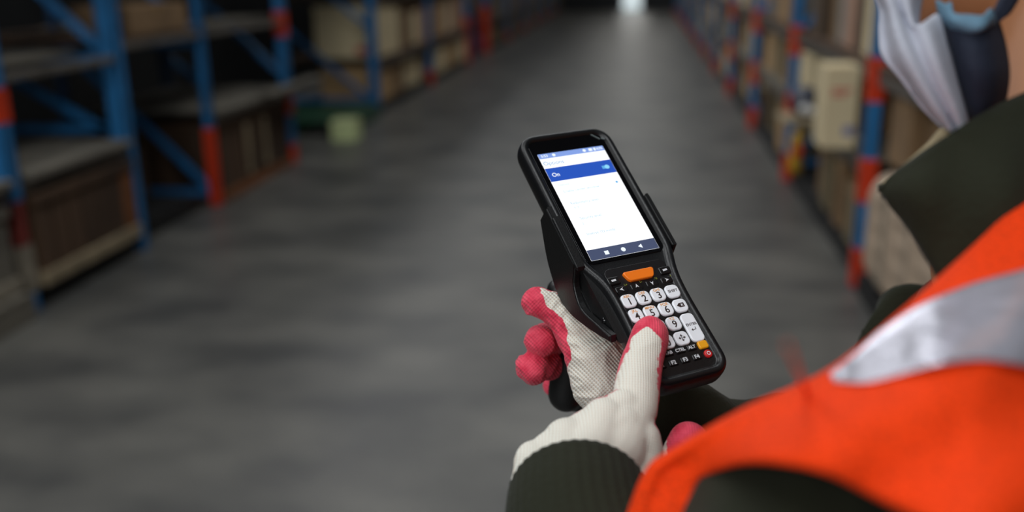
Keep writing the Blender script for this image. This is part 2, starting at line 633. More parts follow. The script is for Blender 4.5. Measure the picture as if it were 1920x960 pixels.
RIGHT = [(2.35, 'nearest right rack frame beside the beige bale'),
         (4.87, 'right rack frame banded orange and blue beside the cream carton'),
         (7.43, 'right rack frame with orange bands behind the yellow sack'),
         (9.95, 'right rack frame third down the aisle from the cream carton'),
         (12.6, 'right rack frame fourth down the aisle from the cream carton')]
for y, lab in RIGHT:
    rack_frame('right', y, .07, [(0, .21, 'o'), (.21, .45, 'b'), (.45, .67, 'o'), (.67, .95, 'b'), (.95, 1.16, 'o'), (1.16, 4.2, 'b')],
               [(.15, .15), (.2, 1.1), (1.1, 1.1), (1.15, 2)], lab)
for i, y in enumerate((15.2, 17.8, 20.4, 23, 25.6, 28.2, 30.8, 33.4)):
    rack_frame('right', y, .06, [(0, .21, 'o'), (.21, 4.2, 'b')],
               [(.15, .15), (.2, 1.1)], '%s right rack frame of the far row beyond the boxes' % ORD[i])

LY = [l[0] for l in LEFT] + [22, 25, 28, 31, 34, 37]
RY = [r[0] for r in RIGHT] + [15.2, 17.8, 20.4, 23, 25.6, 28.2, 30.8, 33.4]


def deck(side, y0, y1, z, label, m, over=0.05, beamm=None, boards=5, name='shelf_deck'):
    s = -1 if side == 'left' else 1
    xf = -2.95 if side == 'left' else 1.12
    t = thing(name, label, 'shelf', (xf + s * .5, (y0 + y1) / 2, z), '%s rack shelves' % side)
    for k in range(boards):
        a = xf - s * over + s * (k * (1.12 / boards))
        b = a + s * (1.12 / boards - .012)
        bm = bmesh.new(); box_bm(bm, min(a, b), max(a, b), y0 + .01, y1 - .01, z, z + .028, .003)
        from_bm('plank', bm, m, t)
    for xx in (xf + s * .03, xf + s * 1.05):
        bm = bmesh.new(); box_bm(bm, xx - .02, xx + .02, y0 - .012, y1 + .012, z - (.04 if z > 1.15 else .07), z - .001, .005)
        from_bm('beam', bm, beamm or m_beam, t)
    return t


deck('left', 2.2, 4.09, .655, 'grey plank shelf at the left picture edge', m_plank)
deck('left', 4.21, 5.19, .655, 'grey plank shelf over the dark wooden crate', m_plank)
deck('left', 2.2, 4.09, 1.16, 'upper grey plank shelf at the left picture edge', m_plank, over=-.22)
deck('left', 4.21, 5.19, 1.16, 'upper grey plank shelf behind the wide blue post', m_plank, over=-.22)
deck('left', 5.31, 6.30, 1.22, 'upper shelf of brown boards in the dark gap', m_plankd, over=-.02)
deck('left', 6.40, 7.87, .645, 'grey plank shelf over the slatted crate', m_plank)
deck('left', 6.40, 7.87, 1.22, 'upper plank shelf above the slatted crate', m_plank, over=-.12)
for i in [k for k in range(4, len(LY) - 1) if k != 6]:
    deck('left', LY[i] + .07, LY[i + 1] - .07, .6, 'dark shelf in %s box bay past the green pallet' % ORD[i - 4], m_plankd, over=0, boards=3)
    deck('left', LY[i] + .07, LY[i + 1] - .07, 1.3, 'upper dark shelf in %s box bay past the green pallet' % ORD[i - 4], m_plankd, over=0, boards=3)
for z, nm in ((2.05, 'high'), (3.0, 'topmost')):  # unseen upper shelves, added to keep the rack interiors dark
    for i in range(len(LY) - 1):
        deck('left', LY[i] + .07, LY[i + 1] - .07, z, 'unseen %s shading shelf of the %s left rack bay' % (nm, ORD[i] if i < 12 else 'last'), m_plankd, over=0, boards=2)
for i in range(len(RY) - 1):
    a, b = RY[i] + .05, RY[i + 1] - .05
    if i == 0:
        pass
    else:
        deck('right', a, b, .62, 'lower shelf of the %s right rack bay' % ORD[i], m_plank, over=0, boards=3)
    deck('right', a, b, 1.10, 'upper shelf of the %s right rack bay' % ORD[i], m_plankd, over=0, boards=3)
    deck('right', a, b, 2.15, 'unseen high shading shelf of the %s right rack bay' % ORD[i], m_plankd, over=0, boards=2)  # out of view, added to shade the bay below


def pallet(x0, x1, y0, y1, label, m=None, z=0, group=None, h=.11):
    m = m or m_black
    t = thing('pallet', label, 'pallet', ((x0 + x1) / 2, (y0 + y1) / 2, z), group)
    for k in range(3):
        xx = x0 + .04 + (x1 - x0 - .08) * k / 2
        bm = bmesh.new(); box_bm(bm, xx - .035, xx + .035, y0, y1, z, z + h - .025, .004)
        from_bm('stringer', bm, m, t)
    n = max(4, int((y1 - y0) / .16))
    for k in range(n):
        a = y0 + (y1 - y0) * k / n
        bm = bmesh.new(); box_bm(bm, x0, x1, a, a + (y1 - y0) / n * .8, z + h - .024, z + h, .003)
        from_bm('board', bm, m, t)
    return t


for i in range(len(RY) - 1):
    pallet(1.10 if i == 0 else 1.14, 2.2, RY[i] + .08, RY[i + 1] - .08, 'shade-black floor pallet under the %s right rack bay' % ORD[i], group='black floor pallets')
for i in [k for k in range(4, len(LY) - 1) if k != 6]:
    pallet(-4.0, -2.98, LY[i] + .12, LY[i + 1] - .12, 'black floor pallet under %s box bay past the green pallet' % ORD[i - 4], group='black floor pallets')


def carton(x0, x1, y0, y1, z0, z1, tone, label, group=None, tape=True, rot=0):
    cx, cy = (x0 + x1) / 2, (y0 + y1) / 2
    bm = bmesh.new()
    box_bm(bm, x0 - cx, x1 - cx, y0 - cy, y1 - cy, 0, z1 - z0, .006)
    o = from_bm('cardboard_box', bm, BOXM[tone])
    o.location = (cx, cy, z0)
    o.rotation_euler[2] = rot
    tag(o, label, 'box', group)
    if tape:
        bm = bmesh.new()
        box_bm(bm, x0 - cx - .001, x1 - cx + .001, -.025, .025, z1 - z0 - .06, z1 - z0 + .001)
        q = from_bm('tape', bm, m_tape, o)
    return o


def wooden_crate(x0, x1, y0, y1, z0, z1, label, m, n=7, lower=None, endm=None, name='wooden_crate'):
    t = thing(name, label, 'crate', ((x0 + x1) / 2, (y0 + y1) / 2, z0), 'wooden crates on the left')
    bm = bmesh.new(); box_bm(bm, x0 + .03, x1 - .03, y0 + .03, y1 - .03, z0 + .07, z1 - .03)
    from_bm('contents', bm, m_plankd, t)['label'] = 'dark contents filling the crate'
    xa = x1
    for k in range(n):
        a = y0 + (y1 - y0) * k / n
        bm = bmesh.new(); box_bm(bm, xa - .022, xa, a + .008, a + (y1 - y0) / n - .012, z0 + .06, z1 - .02, .003)
        from_bm('slat', bm, endm if (endm and k == n - 1) else m, t)
    for k in range(4):
        a = x0 + (x1 - x0) * k / 4
        bm = bmesh.new(); box_bm(bm, a + .01, a + (x1 - x0) / 4 - .02, y0, y0 + .02, z0 + .06, z1 - .02, .003)
        from_bm('slat', bm, m, t)
    for zz, hh in ((z0, .07), (z1 - .05, .05)):
        bm = bmesh.new(); box_bm(bm, x0, x1 + .015, y0 - .01, y1, zz, zz + hh, .004)
        from_bm('rail', bm, (lower or m) if zz == z0 else m, t)
    return t


# left, from the picture edge down the aisle
pallet(-4.0, -2.88, 2.6, 4.06, 'grey wooden pallet at the left picture edge', m_plank, group=None, h=.14)
wooden_crate(-3.95, -2.95, 2.7, 4.05, .141, .56, 'grey and white crate at the left picture edge', m_plank, lower=m_pale)
pallet(-4.0, -2.96, 4.25, 5.17, 'black pallet under the dark wooden crate', group='black floor pallets')
wooden_crate(-3.95, -2.93, 4.23, 5.18, .111, .57, 'dark wooden crate with orange end board', m_plankd, lower=m_plankl, endm=m_orwood)
pallet(-4.0, -3.05, 5.36, 6.25, 'low black pallet in the dark gap between two frames', m_black, group='black floor pallets')
carton(-4.0, -3.4, 5.4, 6.2, .111, .45, 'dark brown', 'dark brown box deep in the dark gap between two frames')
carton(-3.35, -2.98, 5.45, 6.2, 1.2495, 1.42, 'brown', 'brown box high in the dark gap between two frames')
slat_crate = wooden_crate(-3.95, -2.97, 6.45, 7.84, 0, .57, 'brown slatted crate with two pale slats', m_plankd, n=9, lower=m_orwood)
for k, yy in enumerate((6.95, 7.3)):
    bm = bmesh.new(); bar_bm(bm, (-2.955, yy, .12), (-2.945, yy - .03, .5), .05, .018, (1, 0, 0))
    slat_ = from_bm('leaning_slat', bm, m_plankl, slat_crate)
    slat_['label'] = 'pale slat leaning on the crate'
o = None
bm = bmesh.new(); box_bm(bm, -2.943, -2.80, 7.2, 8.40, .6735, .70, .004)
o = origin_to(from_bm('plank', bm, m_plank), (-2.87, 7.8, .6735))
tag(o, 'weathered plank sticking out past the orange banded frame', 'plank')
pallet(-4.05, -2.9, 9.3, 10.6, 'green plastic pallet on the floor under the rack', m_green, h=.15)
small_ = carton(-2.98, -2.74, 9.0, 9.25, 0.0, .2, 'cream', 'small pale green carton on the floor by the green pallet')
small_.data.materials.clear()
small_.data.materials.append(m_lime)
# big cartons seen through the frame over the green pallet
for (x0, x1, z0, z1, tone, lab) in ((-3.70, -3.0, .6295, 1.215, 'cream', 'large cream box behind the frame over the green pallet'),
                                    (-3.66, -3.0, .111, .52, 'tan', 'tan box below the large cream box behind the frame')):
    c = carton(x0, x1, 10.84, 11.32, z0, z1, tone, lab)
bm = bmesh.new(); box_bm(bm, -3.22, -3.10, 10.835, 10.8405, .68, .76)
q = from_bm('red_print', bm, m_red)
for ob in COL.objects:
    if ob.get('label', '').startswith('large cream box'):
        q.data.transform(Matrix.Translation(-ob.location)); q.parent = ob
rnd = random.Random(7)
TL = ['tan', 'brown', 'cream', 'brown', 'dark brown', 'olive brown', 'tan', 'pinkish tan']
WHERE = ['beside the near post', 'just past the near post', 'before mid bay', 'at mid bay', 'after mid bay', 'before the far post', 'beside the far post', 'wedged at the far post']


def fill(side, y0, y1, z0, zmax, bay, level, tones, group, x_in=0.03, seed=0, wmin=.22, wmax=.46):
    if y0 > 19:
        wmin, wmax = .6, .9
    elif y0 > 12:
        wmin, wmax = wmin + .12, wmax + .12
    r = random.Random(seed)
    y = y0
    i = 0
    cnt = {}
    while y < y1 - .18 and i < 8:
        w = min(r.uniform(wmin, wmax), y1 - y)
        h = r.uniform(.72, .97) * (zmax - z0)
        dx = r.uniform(0, .09)
        dep = r.uniform(.5, .8)
        tone = tones[(i + seed) % len(tones)] if r.random() < .7 else r.choice(tones)
        if side == 'left':
            x1 = -2.95 - x_in - dx; x0 = x1 - dep
        else:
            x0 = 1.12 + x_in + dx; x1 = x0 + dep
        carton(x0, x1, y, y + w - .02, z0, z0 + h, tone, '%s box %s, %s, %s' % (tone, WHERE[i], level, bay), group, tape=(y < 14))
        y += w + (r.uniform(.0, .07) if r.random() < .6 else 0)
        i += 1


for i in range(4, len(LY) - 1):
    bay = '%s bay past green pallet' % ORD[i - 4]
    ya = LY[i] + .10 + (.52 if i == 4 else 0)
    if 6 == i:
        continue
    fill('left', ya, LY[i + 1] - .1, .111, .52, bay, 'floor level', ['tan', 'brown', 'cream', 'tan'] if i < 6 else ['brown', 'dark brown', 'olive brown'], 'boxes on the left rack floor level', seed=i)
    fill('left', ya, LY[i + 1] - .1, .629, 1.21, bay, 'middle shelf', ['cream', 'pinkish tan', 'tan', 'brown'] if i < 6 else ['brown', 'dark brown', 'grey'], 'boxes on the left rack middle shelf', seed=i + 20)
    if i > 6:
        fill('left', ya, LY[i + 1] - .1, 1.33, 1.95, bay, 'top shelf', ['brown', 'dark brown', 'olive brown'], 'boxes on the left rack top shelf', seed=i + 40)
# drum between the orange footed frames
bm = bmesh.new()
prof = [(0, 0), (.27, 0), (.28, .02), (.28, .28), (.29, .30), (.28, .32), (.28, .58), (.29, .60), (.28, .62), (.28, .86), (.27, .88), (.25, .87), (0, .87)]
prev = None
for r_, z_ in prof:
    ring = [bm.verts.new((-3.3 + r_ * math.cos(a * math.pi / 16), 17.9 + r_ * math.sin(a * math.pi / 16), z_)) for a in range(32)] if r_ > 0 else [bm.verts.new((-3.3, 17.9, z_))]
    if prev:
        for a in range(32):
            p0, p1 = prev[a % len(prev)], prev[(a + 1) % len(prev)]
            c0, c1 = ring[a % len(ring)], ring[(a + 1) % len(ring)]
            f = [p0, p1, c1, c0]
            f = [v for j, v in enumerate(f) if v not in f[:j]]
            if len(f) > 2:
                bm.faces.new(f)
    prev = ring
o = origin_to(from_bm('drum', bm, m_blued), (-3.3, 17.9, 0))
tag(o, 'dark blue drum on the floor between two orange footed frames', 'drum')

# right rack goods
carton(1.17, 1.75, 5.02, 5.40, 1.129, 1.72, 'cream', 'cream box on the upper right shelf beside the banded post')
c = carton(.955, 1.128, 5.2, 5.45, .656, 1.085, 'cream', 'tall cream carton with red print sticking out into the aisle')
for ob in list(c.children):
    bpy.data.objects.remove(ob)
bm = bmesh.new()
for k, (zz, ww) in enumerate(((.30, .10), (.275, .07))):
    box_bm(bm, -.05, -.05 + ww, -.1262, -.1245, zz, zz + .014)
from_bm('red_print', bm, m_red, c)
bm = bmesh.new(); box_bm(bm, .02, .075, -.1262, -.1245, .07, .12); from_bm('blue_stamp', bm, m_bluep, c)
carton(1.2, 1.7, 5.7, 6.0, .649, .98, 'brown', 'brown box behind the tall cream carton')
carton(1.12, 1.4, 6.75, 7.05, .649, 1.0, 'cream', 'narrow cream box behind the dark navy bag')
bm = bmesh.new(); box_bm(bm, .88, 1.6, 6.02, 6.4, .6495, .675, .004)
o = origin_to(from_bm('plank', bm, m_plankl), (1.2, 6.2, .6495))
tag(o, 'pale plank sticking out into the aisle under the navy bag', 'plank')
t = thing('bag', 'dark navy bag with a white patch on the pale plank', 'bag', (1.02, 6.2, .675))
b0 = Vector((1.02, 6.2, .765))
blob('bag_body', [[(b0, .09), (b0 + Vector((.03, .08, .0)), .09)], [(b0 + Vector((0, 0, .03)), .08), (b0 + Vector((-.03, .02, .05)), .055)]], .012, 4, m_bag, t)
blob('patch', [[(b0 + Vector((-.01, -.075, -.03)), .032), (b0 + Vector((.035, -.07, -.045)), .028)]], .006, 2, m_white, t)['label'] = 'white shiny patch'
t = thing('sack', 'yellow and orange sack low beside the second banded post', 'sack', (1.2, 7.16, .11))
t.location = (1.16, 7.1, .11)
t['_off'] = (1.16, 7.1, .11)
blob('sack_body', [[(Vector((1.14, 7.12, .165)), .055), (Vector((1.14, 7.12, .39)), .045)]], .01, 3, m_yellow, t)
bm = bmesh.new(); box_bm(bm, 1.11, 1.17, 7.058, 7.078, .26, .33, .004); from_bm('sack_label', bm, m_orange, t)
# bale and goods in the nearest bay
t = thing('bale', 'beige wrapped bale standing in the nearest right bay', 'bale', (1.55, 3.9, .11))
blob('bale_body', [[(Vector((x_, 3.3, z_)), .1), (Vector((x_, 4.58, z_)), .1)] for x_ in (1.19, 1.3, 1.45, 1.6) for z_ in (.22, .33, .45, .56)] + [[(Vector((1.17, y_, .24)), .1), (Vector((1.17, y_, .54)), .1)] for y_ in (3.5, 3.85, 4.2, 4.55)], .02, 3, m_bale, t)
for k in range(3):
    bm = bmesh.new(); 
    yy = 3.45 + k * .4
    box_bm(bm, 1.09, 1.68, yy, yy + .018, .655, .665)
    box_bm(bm, 1.07, 1.085, yy, yy + .018, .2, .665)
    from_bm('strap', bm, m_pale, t)
blob_o = None
bm = bmesh.new()
fill('right', 2.5, 4.85, .70, 1.02, 'nearest right bay', 'on the bale', ['brown', 'tan', 'olive brown', 'brown'], 'boxes in the right rack near bay', seed=3)
fill('right', 2.5, 4.85, 1.129, 1.7, 'nearest right bay', 'upper shelf', ['brown', 'grey', 'tan'], 'boxes in the right rack near bay', seed=4)
fill('right', 5.0, 6.95, .111, .53, 'the second right bay', 'floor level', ['brown', 'dark brown', 'olive brown', 'brown'], 'boxes in the second right bay', seed=5, wmin=.12, wmax=.24)
fill('right', 5.45, 7.35, 1.129, 1.65, 'the second right bay', 'upper shelf', ['grey', 'brown', 'dark brown', 'pinkish tan'], 'boxes in the second right bay', seed=6, wmin=.15, wmax=.35)
for i in range(2, len(RY) - 1):
    bay = '%s bay past navy bag' % ORD[i - 2]
    far = i > 4
    fill('right', RY[i] + .08, RY[i + 1] - .08, .111, .53, bay, 'floor level', ['brown', 'tan', 'olive brown', 'cream', 'dark brown'], 'boxes on the right rack floor level', seed=i + 60, wmin=.16, wmax=.36)
    fill('right', RY[i] + .08, RY[i + 1] - .08, .649, 1.02, bay, 'lower shelf', ['brown', 'cream', 'olive brown', 'grey', 'tan'], 'boxes on the right rack lower shelf', seed=i + 80, wmin=.16, wmax=.36)
    fill('right', RY[i] + .08, RY[i + 1] - .08, 1.129, 1.8, bay, 'upper shelf', ['tan', 'brown', 'grey', 'pinkish tan', 'cream'], 'boxes on the right rack upper shelf', seed=i + 100, wmin=.16, wmax=.36)

# ------------------------------------------------------------------ handheld scanner (local frame in mm: x right, y up the face, z out of the face)
DR = Matrix(((0.8384, -0.44232, 0.31851), (0.5441, 0.64445, -0.53725), (0.03237, 0.62373, 0.78097)))
DLOC = Vector((-0.04889, 0.68468, 1.47309))
scanner = thing('handheld_scanner', 'black handheld barcode scanner with lit screen and white keys', 'scanner', DLOC, world_parts=False)
scanner.rotation_euler = DR.to_euler()
mm = 0.001


def outline(inset, n_c=7):
    """device outline, counter-clockwise from top right"""
    hw, top, bot = 38.0, 18.5, -196.0
    pts = []

    def arc(cx, cy, r, a0, a1):
        for k in range(n_c + 1):
            a = math.radians(a0 + (a1 - a0) * k / n_c)
            pts.append((cx + r * math.cos(a), cy + r * math.sin(a)))
    arc(hw - 15, top - 15, 15, 90, 0)
    half = [(hw, 3), (hw, -12), (38, -35), (38, -60), (38, -90), (37, -97), (34.5, -104), (31.5, -111), (29.6, -118), (28.6, -127), (28.4, -140), (28.8, -155), (29.3, -168), (29.6, -182)]
    pts += half[1:]
    arc(29.6 - 13, bot + 13, 13, 0, -90)
    right = pts[:]
    left = [(-x, y) for x, y in reversed(right)]
    allp = right + left
    if inset:
        out = []
        n = len(allp)
        for i, (x, y) in enumerate(allp):
            x0, y0 = allp[i - 1]
            x1, y1 = allp[(i + 1) % n]
            tx, ty = x1 - x0, y1 - y0
            l = math.hypot(tx, ty) or 1
            nx, ny = -ty / l, tx / l   # clockwise outline: inward normal on the right side
            out.append((x - nx * inset * 1.0, y - ny * inset * 1.0))
        return out
    return allp


def raise_(y):
    t = min(1, max(0, (-96 - y) / 20))
    return 2.6 * t * t * (3 - 2 * t)


def loft(levels, cap=True):
    bm = bmesh.new()
    prev = None
    first = None
    for inset, z, rz in levels:
        o_ = outline(inset)
        ring = [bm.verts.new((x * mm, y * mm, (z + rz * raise_(y)) * mm)) for x, y in o_]
        if prev:
            n = len(ring)
            for i in range(n):
                bm.faces.new((prev[i], prev[(i + 1) % n], ring[(i + 1) % n], ring[i]))
        else:
            first = ring
        prev = ring

    def capf(ring):
        n = len(ring)
        h = n // 2
        for i in range(h - 1):
            a, b = ring[i], ring[i + 1]
            c, d = ring[n - 2 - i], ring[n - 1 - i]
            if len({a, b, c, d}) == 4:
                bm.faces.new((a, b, c, d))
    capf(first)
    capf(prev)
    return bm


# inset sign check: inward must shrink
_t = outline(5)
SG = 1 if max(x for x, y in _t) < 38 else -1
levels = [(14, -21, 0), (9, -20.5, 0), (4.5, -17.5, 0), (1.2, -12, 0), (0, -8, 0), (0, -4, .6), (.3, -1.2, 1), (1.2, .7, 1), (2.4, 1.6, 1), (4.2, 1.7, 1), (5.6, 1.2, 1), (6.4, 0.2, 1), (7.0, -.6, 1), (7.6, -.8, 1)]
b_ = from_bm('case', loft([(SG * a, z, r) for a, z, r in levels]), m_case, scanner, smooth=True)
ss = b_.modifiers.new('s', 'SUBSURF'); ss.levels = 1; ss.render_levels = 1


def rrect(bm, cx, cy, w, h, r, z0, z1, bev=0.35, n=5, rot=0.0, taper=None):
    """rounded plate in mm, with a softened upper edge"""
    def ring(ins, z):
        pts = []
        rr = max(.05, r - ins * .6)
        W, H = w / 2 - ins, h / 2 - ins
        for qx, qy, a0 in ((1, 1, 0), (-1, 1, 90), (-1, -1, 180), (1, -1, 270)):
            for k in range(n + 1):
                a = math.radians(a0 + 90 * k / n)
                x = qx * (W - rr) + rr * math.cos(a)
                y = qy * (H - rr) + rr * math.sin(a)
                if taper:
                    x *= 1 - taper * (.5 - y / h)
                pts.append((x, y))
        c, s = math.cos(rot), math.sin(rot)
        return [bm.verts.new(((cx + x * c - y * s) * mm, (cy + x * s + y * c) * mm, z * mm)) for x, y in pts]
    rs = [ring(0, z0), ring(0, z1 - bev), ring(bev * .35, z1 - bev * .3), ring(bev, z1)]
    m_ = len(rs[0])
    for a, b in zip(rs[:-1], rs[1:]):
        for i in range(m_):
            bm.faces.new((a[i], a[(i + 1) % m_], b[(i + 1) % m_], b[i]))
    bm.faces.new(rs[-1])
    bm.faces.new(list(reversed(rs[0])))


def dplate(name, cx, cy, w, h, r, z0, z1, m, parent=scanner, bev=.35, smooth=False, taper=None, rot=0):
    bm = bmesh.new()
    rrect(bm, cx, cy, w, h, r, z0, z1, bev, taper=taper, rot=rot)
    return from_bm(name, bm, m, parent)


def text_mesh(txt, size, cx, cy, z, bold=0.0, xs=1.0, rot=0, shear=0):
    cu = bpy.data.curves.new('t', 'FONT')
    cu.body = txt
    cu.size = size * mm
    cu.align_x = 'CENTER'
    cu.align_y = 'CENTER'
    cu.offset = bold * mm
    cu.extrude = 0.03 * mm
    ob = bpy.data.objects.new('t', cu)
    COL.objects.link(ob)
    dg = bpy.context.evaluated_depsgraph_get()
    me = bpy.data.meshes.new_from_object(ob.evaluated_get(dg))
    bpy.data.objects.remove(ob)
    me.transform(Matrix.Translation((cx * mm, cy * mm, z * mm)) @ Matrix.Rotation(rot, 4, 'Z') @ Matrix.Diagonal((xs, 1, 1, 1)))
    return me


def legend(name, items, m, parent):
    bm = bmesh.new()
    for me in items:
        bm.from_mesh(me)
        bpy.data.meshes.remove(me)
    return from_bm(name, bm, m, parent)


def poly_legend(name, polys, z, m, parent, th=.06):
    bm = bmesh.new()
    for p in polys:
        a = [bm.verts.new((x * mm, y * mm, z * mm)) for x, y in p]
        b = [bm.verts.new((x * mm, y * mm, (z + th) * mm)) for x, y in p]
        n = len(p)
        for i in range(n):
            bm.faces.new((a[i], a[(i + 1) % n], b[(i + 1) % n], b[i]))
        bm.faces.new(b)
        bm.faces.new(list(reversed(a)))
    return from_bm(name, bm, m, parent)


dplate('glass', 0, -41.2, 61.5, 113, 6, -.9, .02, m_glass, bev=.1)['label'] = 'black glass face'
scr = dplate('screen', 0, -47.5, 53.5, 95, .3, 0, .10, m_scr, bev=.02)
scr['label'] = 'lit white screen with a settings page'
dplate('status_bar', 0, -2.25, 53.3, 4.5, .1, .08, .14, m_sbar, scr, bev=.01)
dplate('title_bar', 0, -19.6, 53.3, 12.2, .1, .08, .14, m_sblue, scr, bev=.01)
dplate('navigation_bar', 0, -90.6, 53.3, 8.6, .1, .08, .14, m_snav, scr, bev=.01)
zz = .15
legend('screen_text', [text_mesh('Options', 5.0, -17.5, -9.2, zz)], m_stxt2, scr)
legend('screen_text', [text_mesh('5:53', 3.2, -22, -2.2, zz, .06), text_mesh('62%', 3.0, 23.2, -2.2, zz, .06), text_mesh('On', 4.6, -20.5, -20, zz, .08)], m_swhite, scr)
legend('screen_text', [text_mesh('Options', 2.6, -18.5, -29.5, zz), text_mesh('Enable center window', 3.2, -7.0, -35.5, zz),
                       text_mesh('Redundancy level', 3.2, -9.6, -46.5, zz), text_mesh('0  0', 2.4, -17.6, -50.5, zz),
                       text_mesh('Security level', 3.2, -11, -60, zz), text_mesh('2', 2.4, -19, -64.5, zz),
                       text_mesh('Inverse 1D mode', 3.2, -9.2, -73.5, zz)], m_stxt, scr)


def circ(cx, cy, r, n=20):
    return [(cx + r * math.cos(2 * math.pi * k / n), cy + r * math.sin(2 * math.pi * k / n)) for k in range(n)]


for q_ in (circ(-14.5, -2.2, 1.3), circ(10.5, -2.2, 1.3), [(14.2, -3.4), (17, -3.4), (17, -1), (14.2, -1)], [(18.3, -3.5), (20, -3.5), (20, -.9), (18.3, -.9)]):
    poly_legend('screen_mark', [q_], zz, m_swhite, scr)
poly_legend('screen_switch', [circ(21.2, -19.8, 1.9)], zz + .08, emis('lit_switch_knob', rgb(140, 214, 250), 1.05), scr)
poly_legend('screen_switch', [[(17.2, -21.2), (21, -21.2), (21, -18.4), (17.2, -18.4)]], zz, m_scyan, scr)
poly_legend('screen_mark', [circ(22.3, -34.4, 1.0)], zz, m_scyan, scr)
for q_ in ([(-14.6, -92.2), (-11.4, -92.2), (-11.4, -89.2), (-14.6, -89.2)], circ(0, -90.7, 1.7), [(11.8, -90.7), (14.8, -92.4), (14.8, -89)]):
    poly_legend('screen_mark', [q_], zz, m_swhite, scr)
# raised grey bars standing in for glints at the top corner of the glass and the top edge
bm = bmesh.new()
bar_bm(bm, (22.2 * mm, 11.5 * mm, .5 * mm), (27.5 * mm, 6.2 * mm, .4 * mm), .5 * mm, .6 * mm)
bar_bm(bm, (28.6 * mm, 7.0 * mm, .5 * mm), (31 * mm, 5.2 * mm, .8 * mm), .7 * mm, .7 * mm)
from_bm('edge_glint', bm, mat('grey_edge_glint', rgb(120, 130, 130), rough=.25), scanner)
# keypad panel
dplate('keypad_panel', 0, -146.5, 47.5, 84, 5, -.5, 1.75, m_panel, bev=.3)
KZ0, KZ1 = 1.4, 3.3
PX, PY, Y0 = 11.3, 11.45, -131.3


def key(cx, cy, w, h, r, m, z1=KZ1, bev=.7, label=None, taper=None, name='key'):
    k = dplate(name, cx, cy, w, h, r, KZ0, z1, m, bev=bev, taper=taper)
    if label:
        k['label'] = label
    return k


rows = [[('1', 'ABC'), ('2', 'DEF'), ('3', 'GHI'), 'SHIFT'],
        [('4', 'JKL'), ('5', 'MNO'), ('6', 'PQR'), 'BS'],
        [('7', 'STU'), ('8', 'VWX'), ('9', 'YZ'), None],
        ['DOT', ('0', '---'), 'NAV', None]]
for j, row in enumerate(rows):
    for i, kk in enumerate(row):
        if kk is None:
            continue
        cx, cy = (i - 1.5) * PX, Y0 - j * PY
        k = key(cx, cy, 10.1, 9.9, 3.2, m_keyw, label='white key')
        if isinstance(kk, tuple):
            legend('legend', [text_mesh(kk[0], 7.2, cx + .2, cy - 1.1, KZ1, .12, .95)], m_legk, k)
            legend('legend', [text_mesh(kk[1], 2.9, cx, cy + 3.1, KZ1, .06)], m_lego, k)
        elif kk == 'SHIFT':
            legend('legend', [text_mesh('SHIFT', 2.9, cx, cy, KZ1, .07)], m_legk, k)
        elif kk == 'BS':
            poly_legend('legend', [[(cx - 3, cy), (cx - 1, cy + 1.6), (cx + 2.6, cy + 1.6), (cx + 2.6, cy - 1.6), (cx - 1, cy - 1.6)]], KZ1, m_legk, k)
            legend('legend', [text_mesh('x', 3.0, cx + .8, cy + .3, KZ1 + .08, .1)], m_keyw, k)
        elif kk == 'NAV':
            ps = []
            for a in range(4):
                c, s = math.cos(a * math.pi / 2), math.sin(a * math.pi / 2)
                for tri in ([(1.3, -1.1), (2.7, 0), (1.3, 1.1)], [(.35, -.3), (1.2, -.3), (1.2, .3), (.35, .3)]):
                    ps.append([(cx + x * c - y * s, cy + x * s + y * c) for x, y in tri])
            poly_legend('legend', ps, KZ1, m_legk, k)
        elif kk == 'DOT':
            legend('legend', [text_mesh('.', 7.2, cx, cy, KZ1, .2)], m_legk, k)
ex, ey = 1.5 * PX, Y0 - 2.5 * PY
k = key(ex, ey, 10.1, 9.9 + PY, 3.2, m_keyw, label='tall white enter key')
legend('legend', [text_mesh('ENTER', 2.7, ex, ey + 2.0, KZ1, .07)], m_legk, k)
poly_legend('legend', [[(ex - 2, ey - 2), (ex - .8, ey - 1), (ex - .8, ey - 3)], [(ex - .8, ey - 2.2), (ex + 1.6, ey - 2.2), (ex + 1.6, ey - 1.8), (ex - .8, ey - 1.8)],
                       [(ex + 1.3, ey - 1.8), (ex + 1.7, ey - 1.8), (ex + 1.7, ey - .2), (ex + 1.3, ey - .2)]], KZ1, m_legk, k)
key(0, -114, 24.5, 7.6, 2.2, m_keyo, z1=4.0, label='wide orange scan key', taper=.24)
for sx in (-1, 1):
    cx = sx * 19.9
    k = key(cx, -114.4, 9.0, 6.0, 1.2, m_keyb, z1=2.9)
    poly_legend('legend', [[(cx - 1.7, -115.2), (cx - 1.9, -113.8), (cx + 1.5, -113.4), (cx + 1.7, -114.8)]], 2.9, m_legw, k)
for i, sh in enumerate(('l', 'u', 'd', 'r')):
    cx, cy = (-17.4, -5.9, 5.9, 17.5)[i], -121.8
    k = key(cx, cy, 9.2, 4.8, 1.2, m_keyb, z1=2.7)
    a = {'l': math.pi, 'u': math.pi / 2, 'd': -math.pi / 2, 'r': 0}[sh]
    c, s = math.cos(a), math.sin(a)
    tri = [(1.7, 0), (-1.2, 1.3), (-.3, 0), (-1.2, -1.3)]
    poly_legend('legend', [[(cx + x * c - y * s, cy + x * s + y * c) for x, y in tri]], 2.7, m_legw, k)
    legend('legend', [text_mesh(('\u2190.', 'L+', '60', 'e')[i] if False else ('L+', 'L-', '60', 's')[i], 2.2, cx + 4.6, cy + 2.9, 2.05, .1)], m_legg, k)
for i, (tx, sub) in enumerate((('', ''), ('TAB', ''), ('CTRL', ''), ('ALT', ''))):
    cx = -17.3 + i * 8.85
    k = key(cx, -173.2, 7.2, 4.4, 1.0, m_keyb, z1=2.7)
    if tx:
        legend('legend', [text_mesh(tx, 3.0, cx, -173.2, 2.72, .08)], m_legw, k)
